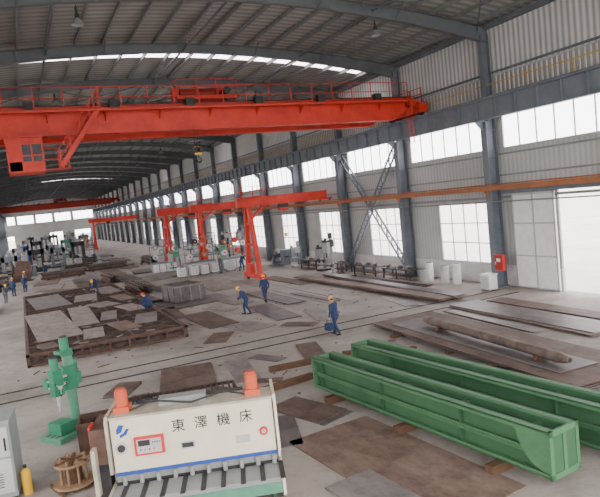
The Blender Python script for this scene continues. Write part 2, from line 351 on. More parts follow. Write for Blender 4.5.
# ------------------------------------------------------------------ overhead crane
def overhead_crane(y,cab=True,mm=None):
    root=empty('overhead_crane',(0,y,0)); mm=mm or M['red']
    mats=[mm,M['dark'],M['glassd'],M['yellow'],M['redd'],M['lgrey']]
    for nm,dy in (('girder_near',0),('girder_far',2.6)):
        b=MB()
        poly=[(-4.2,11.15),(-3.3,10.6),(22.0,10.6),(23.2,11.25),(23.2,11.9),(-4.2,11.9)]
        b.prism(poly,(0,dy-.22,0),(1,0,0),(0,0,1),(0,.44,0))
        b.box(-4.2,23.3,dy-.3,dy+.3,11.9,11.94); b.box(-3.3,22.0,dy-.28,dy+.28,10.57,10.6)
        b.box(-4,23.1,dy-.04,dy+.04,11.94,12.05,1)
        x=-3
        while x<22.5: b.box(x,x+.03,dy-.235,dy+.235,10.6,11.9); x+=2.4
        b.obj(nm,mats,parent=root)
    for dy,s in ((-.3,-1),(2.9,1)):
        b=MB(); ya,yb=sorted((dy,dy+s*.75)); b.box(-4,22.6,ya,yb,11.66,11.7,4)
        yo=dy+s*.72
        b.beam((-4,yo,11.62),(22.6,yo,11.62),.05,.12)
        for z in (12.2,12.72): b.cyl((-4,yo,z),(22.6,yo,z),.022,n=6)
        x=-4
        while x<=22.6: b.box(x-.022,x+.022,yo-.022,yo+.022,11.7,12.74); x+=1.33
        x=-3.6
        while x<22.4: b.prism([(0,0),(.7,0),(0,-.5)],(x,dy,11.66),(0,s,0),(0,0,1),(.04,0,0)); x+=2.72
        x=-3
        while x<22: b.box(x,x+.45,dy+s*.1,dy+s*.45,11.7,12.15,4 if int(x)%2 else 1); x+=3.9
        b.obj('walkway',mats,parent=root)
    for x in (24.05,-4.05):
        b=MB(); b.box(x-.28,x+.28,-.55,3.15,10.95,11.55)
        for yy in (-.3,2.9): b.cyl((x-.12,yy,11.04),(x+.12,yy,11.04),.25,n=20,mi=1); b.box(x-.34,x+.34,yy-.3,yy+.3,11.05,11.45)
        s=-1 if x>0 else 1
        for dy in (0,2.6): b.prism([(0,0),(1.1,0),(1.1,.5),(0,.4)],(x,dy-.22,11.4),(s,0,0),(0,0,1),(0,.44,0))
        for z in (12.1,12.5): b.cyl((x,-.5,z),(x,3.1,z),.025,n=6)
        for yy in (-.5,.7,1.9,3.1): b.box(x-.025,x+.025,yy-.025,yy+.025,11.55,12.52)
        b.box(x-.1,x+.35*s,.5,1.2,11.55,12.2,4)
        b.cyl((x+.3*s,1.6,11.75),(x+.3*s,2.2,11.75),.16,n=14,mi=5)
        b.obj('end_truck',mats,parent=root)
    b=MB(); b.box(8.4,11.8,-.1,2.7,12.2,12.38)
    for x in (8.9,11.3):
        for yy in (0,2.6): b.cyl((x,yy-.08,12.22),(x,yy+.08,12.22),.17,n=16,mi=1)
    b.cyl((8.9,1.3,12.75),(10.9,1.3,12.75),.3,n=18,mi=4); b.box(11.0,11.6,.9,1.8,12.38,13.0); b.cyl((11.3,.1,12.7),(11.3,.9,12.7),.2,n=14,mi=1)
    b.box(8.5,8.8,.9,1.7,12.38,13.0)
    for z in (12.85,13.25): b.cyl((8.4,-.1,z),(11.8,-.1,z),.02,n=6); b.cyl((8.4,-.1,z),(8.4,2.7,z),.02,n=6); b.cyl((11.8,-.1,z),(11.8,2.7,z),.02,n=6)
    for x in (8.4,9.5,10.6,11.8): b.box(x-.02,x+.02,-.12,-.08,12.38,13.25)
    b.obj('trolley',mats,parent=root)
    b=MB()
    for dx in (-.15,-.05,.05,.15): b.cyl((9.6+dx,1.3,12.5),(9.6+dx,1.3,9.75),.012,n=5,mi=1)
    b.box(9.42,9.78,1.2,1.4,9.35,9.8,3)
    for dx in (-.1,.1): b.cyl((9.6+dx,1.15,9.62),(9.6+dx,1.45,9.62),.17,n=16,mi=1)
    pts=[(9.6,1.3,9.35)]+[(9.6+.14*math.sin(t),1.3,9.06-.14*math.cos(t)) for t in [math.pi*(.95-i*.19) for i in range(9)]]
    b.tube(pts,.035,mi=1,n=8)
    b.obj('hook_block',mats,parent=root)
    if cab:
        b=MB()
        x0,x1,y0,y1,z0,z1=-.1,1.5,-.75,1.0,8.85,10.55
        b.box(x0,x1,y0,y1,z0,z0+.08); b.box(x0-.05,x1+.05,y0-.05,y1+.05,z1-.08,z1)
        b.box(x0,x1,y0,y0+.05,z0+.08,z0+.5); b.box(x0,x0+.05,y0,y1,z0+.08,z0+.75); b.box(x1-.05,x1,y0,y1,z0+.08,z0+.75); b.box(x0,x1,y1-.05,y1,z0,z1)
        b.box(x0,x0+.62,y0,y0+.05,z0+.08,z1)
        for x in (x0,x1-.08,x0+.6,x0+1.04): b.box(x,x+.07,y0-.005,y0+.075,z0,z1)
        for yy in (y0,.1,y1-.08): b.box(x0,x0+.08,yy,yy+.08,z0,z1); b.box(x1-.08,x1,yy,yy+.08,z0,z1)
        b.box(x0+.62,x1-.06,y0+.02,y0+.03,z0+.5,z1-.15,2); b.box(x1-.04,x1-.03,y0+.05,y1-.05,z0+.75,z1-.15,2); b.box(x0+.03,x0+.04,y0+.05,y1-.05,z0+.75,z1-.15,2)
        b.box(x0,x1,y0-.01,y0+.06,z1-.4,z1-.1); b.box(x0+.6,x1,y0-.01,y0+.05,9.6,9.66)
        b.box(.5,1.1,0,.6,z0+.08,z0+.55,1); b.box(.5,1.1,.5,.6,z0+.5,z0+1.2,1)
        for x in (x0+.1,x1-.15):
            for yy in (-.1,.6): b.box(x,x+.08,yy,yy+.08,z1,10.7)
        b.box(1.5,2.7,-.75,.3,8.9,8.95,4)
        for z in (9.4,9.9): b.cyl((1.5,-.75,z),(2.1,-.75,z),.025,n=6)
        b.box(2.08,2.12,-.77,-.73,8.9,9.9); b.box(2.6,2.68,.2,.28,8.95,10.6)
        p,q=Vector((2.2,-.9,9.0)),Vector((4.3,-.9,11.8))
        for dy in (0,.6): b.beam(p+Vector((0,dy,0)),q+Vector((0,dy,0)),.06,.22)
        for i in range(1,13):
            c=p.lerp(q,i/13); b.box(c.x-.12,c.x+.12,c.y,c.y+.6,c.z-.02,c.z+.02)
        for dy in (0,.6):
            for hh in (.45,.9): b.beam(p+Vector((0,dy,hh)),q+Vector((0,dy,hh)),.035,.045)
        for i in range(0,13,3):
            c=p.lerp(q,i/12)
            for dy in (0,.6): b.box(c.x-.025,c.x+.025,c.y+dy-.025,c.y+dy+.025,c.z,c.z+.9)
        b.obj('operator_cab',mats,parent=root)
        b=MB()
        for dy in (0,.45): b.box(22.9,22.95,-.9+dy,-.86+dy,9.0,12.0)
        for i in range(11): b.cyl((22.92,-.88,9.1+i*.28),(22.92,-.43,9.1+i*.28),.014,n=6)
        b.box(22.6,22.95,-.9,-.2,11.7,11.76)
        b.obj('ladder',mats,parent=root)
    return root
overhead_crane(31.4)
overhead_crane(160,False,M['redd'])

# ------------------------------------------------------------------ semi gantry cranes
def semi_gantry(y,xleg,sp=2.3):
    root=empty('semi_gantry_crane',(0,y,0)); mats=[M['red'],M['dark'],M['yellow']]
    b=MB()
    b.box(xleg-.9,24.2,-.26,.26,6.12,6.8); b.box(xleg-.9,24.2,-.33,.33,6.08,6.12); b.box(xleg-.9,24.2,-.33,.33,6.8,6.84)
    b.box(xleg-.9,xleg+1.2,-1.2,1.2,6.84,6.9)
    for z in (7.3,7.7):
        b.cyl((xleg-.9,-1.2,z),(xleg+1.2,-1.2,z),.025,n=6); b.cyl((xleg-.9,-1.2,z),(xleg-.9,1.2,z),.025,n=6)
    for x in (xleg-.9,xleg+.15,xleg+1.2): b.box(x-.025,x+.025,-1.22,-1.17,6.9,7.7)
    b.box(24.0,24.2,-1.2,1.2,6.06,6.2)
    for yy in (-.9,.9): b.cyl((24.05,yy,6.06),(24.15,yy,6.06),.1,n=14,mi=1)
    b.obj('bridge_beam',mats,parent=root)
    b=MB()
    for s in (-1,1):
        b.beam((xleg,s*.3,6.1),(xleg,s*sp/2,.55),.34,.34,up=(1,0,0))
    b.box(xleg-.14,xleg+.14,-sp*.32,sp*.32,2.9,3.12); b.box(xleg-.14,xleg+.14,-sp*.22,sp*.22,4.6,4.8)
    b.box(xleg-.24,xleg+.24,-sp/2-.55,sp/2+.55,.3,.68)
    for s in (-1,1):
        b.cyl((xleg-.06,s*(sp/2+.25),.2),(xleg+.06,s*(sp/2+.25),.2),.2,n=18,mi=1); b.box(xleg-.28,xleg+.28,s*(sp/2+.25)-.25,s*(sp/2+.25)+.25,.25,.55)
    b.beam((xleg,-.3,5.0),(xleg+1.5,0,6.1),.16,.18)
    b.box(xleg-.5,xleg-.1,-.5,.1,.68,1.5)
    for i in range(16): b.cyl((xleg-.24,-.2-.055*i,5.6-i*.31),(xleg-.24,.15-.055*i,5.6-i*.31),.014,n=5)
    b.obj('a_frame_leg',mats,parent=root)
    b=MB(); x=xleg+3.2
    b.box(x-.4,x+.4,-.2,.2,5.75,6.1,1); b.cyl((x-.4,0,5.7),(x+.4,0,5.7),.2,n=16,mi=0); b.cyl((x,0,5.5),(x,0,3.6),.015,n=5,mi=1); b.box(x-.1,x+.1,-.07,.07,3.3,3.6,2)
    b.obj('hoist',mats,parent=root)
semi_gantry(45.5,16.9,2.7); semi_gantry(70,15.6,3.4); semi_gantry(136,14.5)
semi_gantry(61.5,17.3,2.0)

# ------------------------------------------------------------------ guillotine shear
SH=empty('guillotine_shear',(2.75,12.1,0),math.atan2(-1.1,3.15))
mats=[M['cream'],M['creamd'],M['redbtn'],M['grey'],M['blue'],M['dark'],M['lgrey'],M['greenl'],M['rust'],M['motor']]
W=1.72
b=MB()
b.box(-W+.04,W-.04,-.12,0,.92,2.12,0)
b.box(-W+.04,W-.04,-.135,-.12,.92,1.0,4)
b.box(-W+.04,W-.04,-.1,-.0,.78,.92,3)
b.box(-W+.02,W-.02,-.15,.55,2.12,2.17,1)
b.box(-W+.06,W-.06,.5,.55,.9,2.12,1)
b.obj('ram_cover',mats,parent=SH,bevel=.012)
b=MB()
side=[(-.2,.0),(1.35,.0),(1.35,1.5),(1.0,2.2),(-.12,2.2),(-.2,2.1),(-.2,1.0),(.15,.95),(.15,.72),(-.75,.72),(-.85,.62),(-.85,.35),(-.2,0)]
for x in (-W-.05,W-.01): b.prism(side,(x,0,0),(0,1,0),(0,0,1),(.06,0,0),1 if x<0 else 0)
b.obj('side_frames',mats,parent=SH)
b=MB()
b.box(-W+.02,W-.02,-.82,-.12,.62,.72,3)
for i in range(9): x=-W+.2+i*.4; b.box(x,x+.1,-.9,-.1,.72,.735,5)
b.box(-W+.02,W-.02,-.2,.1,.3,.62,7); b.box(-W+.02,W-.02,-.84,-.78,.4,.62,7)
for i in range(4): x=-1.5+i*1.0; b.prism([(0,.62),(-.6,.62),(-.6,.5),(0,0)],(x,-.18,0),(0,1,0),(0,0,1),(.08,0,0),7)
for i in range(10): x=-W+.22+i*.345; b.cyl((x,-.19,.75),(x,-.19,.93),.045,n=12,mi=3); b.cyl((x,-.19,.74),(x,-.19,.77),.03,n=12,mi=5)
b.box(-W+.02,W-.02,-.08,.0,.66,.78,5)
b.obj('work_table',mats,parent=SH)
b=MB()
for x in (-1.45,.0+1.3):
    b.box(x-.16,x+.16,.05,.4,2.17,2.3,9); b.cyl((x,.22,2.3),(x,.22,2.62),.13,.13,n=18,mi=9); b.cyl((x,.22,2.62),(x,.22,2.66),.1,n=14,mi=9)
b.cyl((-1.2,.45,2.25),(1.1,.45,2.25),.035,n=8,mi=5); b.box(-.7,.3,.2,.5,2.17,2.32,3)
b.tube([(-1.3,.1,2.2),(-.8,.1,2.35),(0,.1,2.2),(.7,.1,2.35),(1.2,.1,2.2)],.02,mi=5,n=6)
b.obj('hydraulic_cylinders',mats,parent=SH)
b=MB()
b.box(-1.22,-.62,-.2,-.12,1.32,1.7,2); b.box(-1.17,-.67,-.206,-.2,1.36,1.66,6); b.box(-1.14,-.9,-.212,-.206,1.52,1.64,5)
for i in range(4): b.cyl((-.84+i*.045,-.222,1.58),(-.84+i*.045,-.206,1.58),.014,n=10,mi=2 if i%2 else 4); b.cyl((-1.1+i*.09,-.222,1.44),(-1.1+i*.09,-.206,1.44),.016,n=10,mi=(4,2,5,9)[i])
b.obj('control_panel',mats,parent=SH)
b=MB()
b.cyl((-1.5,-.13,1.5),(-1.5,-.12,1.5),.13,n=24,mi=6); b.cyl((-1.5,-.14,1.5),(-1.5,-.13,1.5),.08,n=24,mi=5)
b.box(-.3,.0,-.126,-.12,1.3,1.46,6); b.box(.85,1.15,-.126,-.12,1.25,1.42,6); b.cyl((1.45,-.16,1.45),(1.45,-.12,1.45),.09,n=20,mi=2)
b.cyl((1.45,-.17,1.45),(1.45,-.16,1.45),.05,n=20,mi=6)
b.box(-.27,-.03,-.13,-.126,1.33,1.43,5)
b.prism([(-1.5,1.72),(-1.36,1.78),(-1.3,1.9),(-1.36,1.9),(-1.42,1.82),(-1.5,1.78)],(0,-.13,0),(1,0,0),(0,0,1),(0,.01,0),4)
b.prism([(-1.56,1.8),(-1.46,1.84),(-1.4,1.98),(-1.5,2.0),(-1.56,1.9)],(0,-.13,0),(1,0,0),(0,0,1),(0,.01,0),4)
b.obj('badges',mats,parent=SH)
for i,ch in enumerate('東澤機床'):
    text(ch,.29,(-.3+i*.47,-.125,1.8),(math.pi/2,0,0),M['black'],SH,'lettering_%d'%i,.006)
b=MB()
b.box(-W,W,1.0,1.3,.5,.8,8); b.box(-W-.4,-W-.06,-.1,.9,1.2,1.95,8); b.box(-W-.42,-W-.38,-.05,.3,.8,2.0,2)
for i in range(5): b.box(-W+.3+i*.7,-W+.4+i*.7,.2,1.2,.8,.95,5)
b.box(-W-.36,-W-.1,.0,.8,0,1.2,5); b.box(-W-.36,-W-.28,-.3,-.1,.6,1.6,1)
b.obj('back_gauge_and_drive',mats,parent=SH)

# ------------------------------------------------------------------ radial drill
RD=empty('radial_drilling_machine',(.6,18.7,0),math.radians(35))
mats=[M['green'],M['greenl'],M['lgrey'],M['dark'],M['yellow']]
b=MB(); b.box(-.75,.55,-.45,.45,0,.16,1); b.box(-.55,-.05,-.28,.28,.16,.5,0)
for y in (-.2,0,.2): b.box(-.7,.0,y-.02,y+.02,.16,.17,3)
b.cyl((.2,0,.16),(.2,0,.45),.28,.23,n=24,mi=1); b.cyl((.2,0,.4),(.2,0,2.35),.15,n=24,mi=1); b.cyl((.2,0,2.35),(.2,0,2.45),.18,n=24,mi=0)
b.obj('base_and_column',mats,parent=RD,bevel=.01)
b=MB(); b.cyl((.2,0,1.35),(.2,0,2.05),.22,n=24,mi=0); b.box(-.65,.2,-.11,.11,1.55,1.85,0); b.box(-.65,.0,-.16,-.11,1.57,1.63,2); b.box(-.65,.0,-.16,-.11,1.77,1.83,2)
b.box(.3,.5,-.16,.16,1.45,1.8,0); b.cyl((.4,0,1.8),(.4,0,2.2),.1,n=16,mi=0)
b.obj('arm',mats,parent=RD,bevel=.01)
b=MB(); b.box(-.62,-.3,-.36,-.13,1.35,2.1,0); b.cyl((-.46,-.24,2.1),(-.46,-.24,2.45),.12,n=18,mi=0); b.cyl((-.46,-.24,2.45),(-.46,-.24,2.5),.13,n=18,mi=3)
b.box(-.15,.3,-.14,.12,2.45,2.55,0); b.cyl((.15,0,2.5),(.15,0,2.9),.13,n=18,mi=0); b.cyl((.15,0,2.9),(.15,0,2.95),.1,n=18,mi=3)
b.cyl((-.46,-.24,1.05),(-.46,-.24,1.35),.05,n=14,mi=2); b.cyl((-.46,-.24,.85),(-.46,-.24,1.05),.022,n=10,mi=2)
for k in range(3):
    a=k*2.1+.4; c=Vector((-.46,-.4,1.6)); b.cyl(c,c+Vector((math.cos(a)*.22,-.03,math.sin(a)*.22)),.012,n=6,mi=2); b.ell(c+Vector((math.cos(a)*.22,-.03,math.sin(a)*.22)),(.028,)*3,mi=3)
b.cyl((-.46,-.42,1.6),(-.46,-.36,1.6),.055,n=14,mi=2)
b.obj('drill_head',mats,parent=RD,bevel=.008)

# ------------------------------------------------------------------ green girders
def green_girder(x,y,rz,L=9.0):
    r=empty('green_steel_girder',(x,y,0),rz); mats=[M['sage'],M['saged'],M['dark']]
    z0,z1=.24,1.2
    for k,s in enumerate((-1,1)):
        b=MB(); xw=s*.24
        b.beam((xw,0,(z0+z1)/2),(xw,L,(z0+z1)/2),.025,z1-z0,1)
        b.box(*sorted((xw-s*.02,xw+s*.2)),0,L,z1-.04,z1,0); b.box(*sorted((xw-s*.02,xw+s*.2)),0,L,z0,z0+.04,0)
        b.box(*sorted((xw,xw+s*.15)),0,L-.1,.66,.70,0)
        b.box(*sorted((xw+s*.18,xw+s*.2)),0,L,z1-.1,z1,0); b.box(*sorted((xw+s*.18,xw+s*.2)),0,L,z0,z0+.09,0); b.box(*sorted((xw+s*.135,xw+s*.15)),0,L-.1,.62,.74,0)
        yy=2.4
        while yy<L-.3: b.box(*sorted((xw,xw+s*.12)),yy,yy+.02,z0,z1,1); yy+=2.9
        b.obj('channel_%d'%(k+1),mats,parent=r)
    b=MB(); yy=.6
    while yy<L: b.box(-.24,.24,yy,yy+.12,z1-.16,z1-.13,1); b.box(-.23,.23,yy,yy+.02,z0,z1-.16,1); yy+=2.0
    b.obj('batten_plates',mats,parent=r)
    b=MB()
    # squared end frame: end plate with curved web gussets behind it
    for xa,xb in ((-.46,-.36),(.36,.46)): b.box(xa,xb,-.05,0,.22,1.22,0)
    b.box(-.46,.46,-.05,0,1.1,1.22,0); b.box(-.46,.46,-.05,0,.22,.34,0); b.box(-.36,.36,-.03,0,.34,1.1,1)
    b.box(-.05,.05,-.05,-.03,.34,1.1,0)
    for s in (-1,1):
        arc=[(0,.26),(.0,.5)]+[(.05+.75*math.sin(a),.5+(1-math.cos(a))*.6) for a in [i*math.pi/2/8 for i in range(1,9)]]+[(.95,1.14),(.95,1.18),(0,1.18)]
        poly=[(0,1.18),(.9,1.18)]+[(.08+.72*math.cos(a),1.18-.0-.85*math.sin(a)) for a in [i*math.pi/2/8 for i in range(1,9)]]+[(0,.33)]
        b.prism(poly,(s*.40-.012,0,0),(0,1,0),(0,0,1),(.024,0,0),0)
    b.box(-.44,.44,L,L+.04,.22,1.2,0); b.box(-.1,.1,L+.04,L+.3,.5,.54,0); b.box(-.1,.1,L+.04,L+.3,.9,.94,0)
    b.obj('end_frame',mats,parent=r)
ang=math.atan2(8.6,-.9)-math.pi/2
green_girder(9.14,8.25,ang,8.55); green_girder(11.05,7.2,ang,10.1)
def timber(x,y,l,rz,s=.2,z=0.0,m='wood'):
    b=MB(); b.cbox((0,0,s/2),(l,s,s),0); b.cbox((0,0,s+.0005),(l*.98,s*.9,.001),0)
    return b.obj('timber_sleeper',[M[m]],loc=(x,y,z),rz=rz,bevel=.01)
for y in (9.6,12.6,15.8): timber(9.9-(y-9)*.1+.1,y,3.4,ang,.21)
timber(7.3,18.1,2.4,math.radians(8),.2); timber(8.4,20.0,1.6,math.radians(-5),.2)
timber(11.3,19.8,1.3,math.radians(-20),.16); timber(12.6,14.6,1.6,math.radians(10),.2); timber(12.2,18.4,1.6,0,.2)

# ------------------------------------------------------------------ plates
def plate(x,y,w,l,rz=0,z=0.0,mi=0,th=.025,n=1,shape=None,name='steel_plate'):
    b=MB(); rnd=random.Random(int(x*131+y*17))
    for k in range(n):
        dx=rnd.uniform(-.12,.12)*(k>0); dy=rnd.uniform(-.25,.25)*(k>0); a=rnd.uniform(-.02,.02)*(k>0)
        z0=k*(th+.004)
        if shape: poly=[(p[0]*w/2,p[1]*l/2) for p in shape]
        else: poly=[(-w/2,-l/2),(w/2,-l/2),(w/2,l/2),(-w/2,l/2)]
        ca,sa=math.cos(a),math.sin(a); poly=[(px*ca-py*sa+dx,px*sa+py*ca+dy) for px,py in poly]
        b.prism(poly,(0,0,z0),(1,0,0),(0,1,0),(0,0,th),k%2)
    return b.obj(name,[PL[mi],PL[(mi+1)%5]],loc=(x,y,z),rz=math.radians(rz))
trap=[(-1,-1),(.7,-1),(1,.6),(.5,1),(-1,.8)]
P=plate
P(7.0,11.2,2.5,5.4,5,.005,1); P(5.75,14.6,.8,2.2,-18,.005,2); P(7.0,15.4,1.2,2.2,18,.005,2,n=2); P(5.9,9.6,1.2,3.0,6,.036,4)
P(4.9,21.6,2.0,3.2,-14,.005,2,n=2); P(6.9,21.2,.9,3.2,-10,.005,4); P(5.3,18.9,1.2,1.8,28,.005,2,n=2)
P(10.0,21.2,.9,3.0,-16,.005,2,n=2); P(7.1,19.2,.5,1.2,60,.005,3); P(8.3,22.0,.6,1.6,25,.005,2); P(2.6,22.0,.9,1.5,-30,.005,2,n=2)
timber(15.3,20.8,3.6,0,.12); timber(15.3,17.2,3.6,0,.12); timber(15.3,13.4,3.8,0,.12)
P(15.3,17.0,3.3,11.6,-3,.125,2,n=4,th=.03)
P(14.9,17.2,1.6,9.6,-3,.265,2,n=1,th=.02)
P(19.7,19.4,1.7,8.6,-3,.005,1,n=4,th=.03); P(21.5,19.6,1.0,7.4,-2,.005,3,n=3,th=.03)
P(18.2,20.2,.5,6.0,-5,.005,3,n=2,th=.03)
timber(20.9,38.5,3.0,0,.15); timber(20.9,31,3.0,0,.15)
P(19.6,33.6,.9,17.5,1,.155,1,n=3,th=.03); P(20.9,32.6,.8,16.0,-1,.155,1,n=4,th=.03); P(21.9,33.0,.4,8.0,0,.155,3,n=5,th=.03)
P(18.4,42.5,1.2,7.0,2,.005,2,n=2); P(18.6,27.6,.8,3.8,-12,.005,4)
P(10.0,28.6,1.7,2.6,12,.005,4); P(12.5,31.2,1.4,5.5,-4,.005,1,n=2); P(9.0,32.4,1.7,5.2,3,.005,2,n=2); P(14.4,36.0,1.1,7.0,2,.005,2,n=3)
P(12.0,38.9,1.4,6.5,5,.005,3,n=2); P(9.6,40.5,3.4,5.0,6,.005,2,n=3); P(13.6,46.8,1.8,7.5,-3,.005,4,n=2); P(10.6,48.5,2.2,7.0,3,.005,1,n=2)
P(8.0,27.4,1.1,2.2,-30,.005,3); P(13.9,28.2,1.1,3.6,-12,.005,4,shape=trap); P(10.6,35.4,1.0,2.6,20,.005,4,n=2); P(7.9,36.6,.7,4.5,-2,.005,3,n=3); P(16.2,33.4,.5,5.5,4,.005,1,n=2)
P(12.1,26.6,.8,1.6,40,.005,2,n=2); P(11.4,43.6,.7,2.8,-12,.005,3,n=3); P(8.1,44.5,.9,5.0,4,.005,2,n=3)
for k in range(6): P((9.2,11.8)[k%2],54.5+k*4.6,2.0,4.2 if k%2 else 7.6,random.uniform(-6,6),.005,[0,4,1,2,0,1][k],n=2+k%2,th=.04)
for k in range(5): P((2.0,5.6)[k%2],58.5+k*3.2,2.4,5.2,random.uniform(-8,8),.005,[0,2,4,1,0][k],n=2,th=.05)
for k in range(4): P(12.0+(k%2)*.8,84+k*8.2,2.5,7,random.uniform(-4,4),.005,[0,1,4,2][k],n=3,th=.07)
b=MB(); rnd=random.Random(11)
zones=[(4.6,9,17,23,18),(8,14,26.2,30,14),(7.5,15,30,40,26),(14,19,26,33,8),(17,19,24,38,8),(8,18,48,75,40),(0,8,56,75,30),(11.2,13.4,12,22,16),(16.5,23,25.5,30,6),(-1,7,26,28.6,16)]
for xa,xb,ya,yb,nn in zones:
    for k in range(nn):
        x,y=rnd.uniform(xa,xb),rnd.uniform(ya,yb); s_=rnd.uniform(.03,.11)*(1+max(0,y-20)*.02)
        if rnd.random()<.45: b.cbox((x,y,.03),(s_*rnd.uniform(2,9),s_*.5,.03),rnd.randrange(3),rnd.uniform(0,3.1))
        else:
            m_=rnd.randrange(3,6); pts=[(math.cos(a)*s_*rnd.uniform(.5,1.2),math.sin(a)*s_*rnd.uniform(.5,1.2)) for a in [j*2*math.pi/m_ for j in range(m_)]]
            b.prism(pts,(x,y,.012),(1,0,0),(0,1,0),(0,0,.03),rnd.randrange(3))
b.obj('floor_scrap_pieces',[PL[3],PL[2],PL[4]])
PR=empty('steel_pipe',(14.85,16.6,.52),math.radians(-5.5)); b=MB()
b.cyl((0,-3.7,0),(0,3.7,0),.17,n=28,mi=0); b.cyl((0,3.7,0),(0,4.05,0),.17,.12,n=28,mi=0); b.cyl((0,-4.05,0),(0,-3.7,0),.1,.17,n=28,mi=0)
for y in (-3.5,3.5,0.4): b.cyl((0,y-.04,0),(0,y+.04,0),.185,n=28,mi=0)
b.cyl((0,-4.07,0),(0,-4.04,0),.07,n=20,mi=1)
b.obj('pipe_body',[M['pipe'],M['dark']],parent=PR)
b=MB()
for y in (-2.8,2.8): b.box(-.3,.3,y-.08,y+.08,-.225,-.165,0)
for y in (-2.8,2.8):
    for s in (-1,1): b.prism([(s*.12,-.165),(s*.28,-.165),(s*.22,-.06)],(0,y-.06,0),(1,0,0),(0,0,1),(0,.12,0),0)
b.obj('chocks',[M['wood']],parent=PR)

# stacks of rusty sections left of centre
def section_stack(x,y,l,n,rz=0):
    b=MB()
    for s in (-1,1): b.box(-.7,.7,s*l*.35-.08,s*l*.35+.08,0,.12,2)
    for r_ in range(n):
        for k in range(4-r_%2):
            xx=-.5+k*.33+.16*(r_%2); z=.12+.2*r_+.1
            b.ibeam((xx,-l/2+.15*((k*7+r_*3)%4),z),(xx,l/2-.12*((k*5+r_)%4),z),.2,.2,.02,.015,(k+r_)%2)
    b.obj('steel_section_stack',[M['rust'],PL[2],M['wood']],loc=(x,y,0),rz=math.radians(rz))
section_stack(8.3,50.8,6,3,2); section_stack(-2.6,70.5,6,4,-4); section_stack(7.6,62.5,5,3,3); section_stack(4.0,75.5,5,4,80); section_stack(-3.3,52,6,3,0); section_stack(15.0,80,7,4,0); section_stack(9.4,78.6,5,4,85)

# ------------------------------------------------------------------ cutting table
b=MB(); x0,x1,y0,y1=-.5,6.9,29,55
for a,c,d,e in ((x0,x1,y0,y0+.15),(x0,x1,y1-.15,y1),(x0,x0+.15,y0,y1),(x1-.15,x1,y0,y1)):
    b.box(a,c,d,e,.46,.58,0); b.box(a,c,d,e,.02,.12,0)
x=x0
while x<x1: b.box(x,x+.1,y0+.02,y0+.12,0,.5,0); b.prism([(0,.1),(.06,.1),(.85,.45),(.79,.45)],(x,y0+.05,0),(1,0,0),(0,0,1),(0,.04,0),0) if x<x1-1 else None; x+=.9
y=y0
while y<y1: b.box(x1-.12,x1-.02,y,y+.1,0,.5,0); b.box(x0+.02,x0+.12,y,y+.1,0,.5,0); y+=1.3
b.box(x0+.15,x1-.15,y0+.15,y1-.15,.01,.3,1)
y=y0+.4
while y<y1-.2: b.box(x0+.15,x1-.15,y,y+.04,.3,.57,1); y+=.42
for xx in (1.9,4.3): b.box(xx-.05,xx+.05,y0+.15,y1-.15,.3,.56,0)
rnd=random.Random(5)
for k in range(160):
    x=rnd.uniform(x0+.3,x1-.4); y=rnd.uniform(y0+.3,y1-.5); b.cbox((x,y,.575),(rnd.uniform(.1,.7),rnd.uniform(.05,.3),.02),rnd.choice((0,1,2)),rnd.uniform(0,3))
b.obj('plate_cutting_table',[M['rust'],M['slag'],PL[4]])
T=.59
for s in ((.9,37.0,2.2,10.5,3,0),(2.75,38.5,1.3,8,-1,0),(1.2,48.5,2.4,8,4,4),(4.4,41.8,1.5,2.6,15,4),(4.1,36.6,.9,3.2,-8,4),(5.7,38.4,1.2,3.2,10,0),
          (5.7,33.4,1.2,3.2,-12,4),(4.3,32.2,1.1,2.8,8,1),(2.7,31.6,1.0,2.8,-5,0),(6.0,44.0,1.1,3.6,5,1),(3.8,47.2,1.6,4.0,-6,0),(5.7,50.3,1.5,5.0,3,0),(.5,30.3,.8,1.5,10,3)):
    P(s[0],s[1],s[2],s[3],s[4],T,s[5],th=.03)
b=MB()
w_,l_,h_=2.2,2.6,1.15
for a in ((-w_/2,w_/2,-l_/2,-l_/2+.04),(-w_/2,w_/2,l_/2-.04,l_/2),(-w_/2,-w_/2+.04,-l_/2,l_/2),(w_/2-.04,w_/2,-l_/2,l_/2)): b.box(*a,0,h_,0)
b.box(-w_/2,w_/2,-l_/2,l_/2,.0,.04,0); b.box(-w_/2+.04,w_/2-.04,-l_/2+.04,l_/2-.04,.8,.9,1)
for k in (-1,0,1): b.box(-w_/2-.05,w_/2+.05,k*1.1-.05,k*1.1+.05,.03,h_-.05,0)
for k in (-.7,0,.7): b.box(k-.05,k+.05,-l_/2-.06,-l_/2,.03,h_-.02,1)
b.box(-w_/2-.06,w_/2+.06,-l_/2-.07,-l_/2,h_-.1,h_,1)
b.obj('steel_bin',[PL[2],PL[4]],loc=(9.8,41.2,.1),rz=math.radians(8))

b=MB()
b.cyl((0,0,.08),(0,0,.13),.48,n=32,mi=0); b.cyl((0,0,.58),(0,0,.63),.42,n=32,mi=0); b.cyl((0,0,.13),(0,0,.58),.2,n=24,mi=1)
for k in range(4): b.box(-.45+.28*k,-.39+.28*k,-.42,.42,0,.08,1)
for k in range(8):
    a=k*math.pi/4; b.cyl((math.cos(a)*.3,math.sin(a)*.3,.1),(math.cos(a)*.3,math.sin(a)*.3,.72),.03,n=8,mi=0)
for k in range(6): a=k*math.pi/3; b.cbox((math.cos(a)*.22,math.sin(a)*.22,.645),(.36,.08,.03),1,a)
b.obj('cable_spool',[M['woodl'],M['wood']],loc=(.4,14.9,0),rz=.3)
CB=empty('machine_cabinet',(-1.2,15.6,0),math.radians(-8)); b=MB()
b.box(-.6,.45,-.5,.5,.08,1.85,0); b.box(-.55,.4,-.45,.45,0,.08,1); b.box(-.55,.4,-.52,-.5,.2,1.0,2); b.box(-.55,.4,-.52,-.5,1.05,1.75,2)
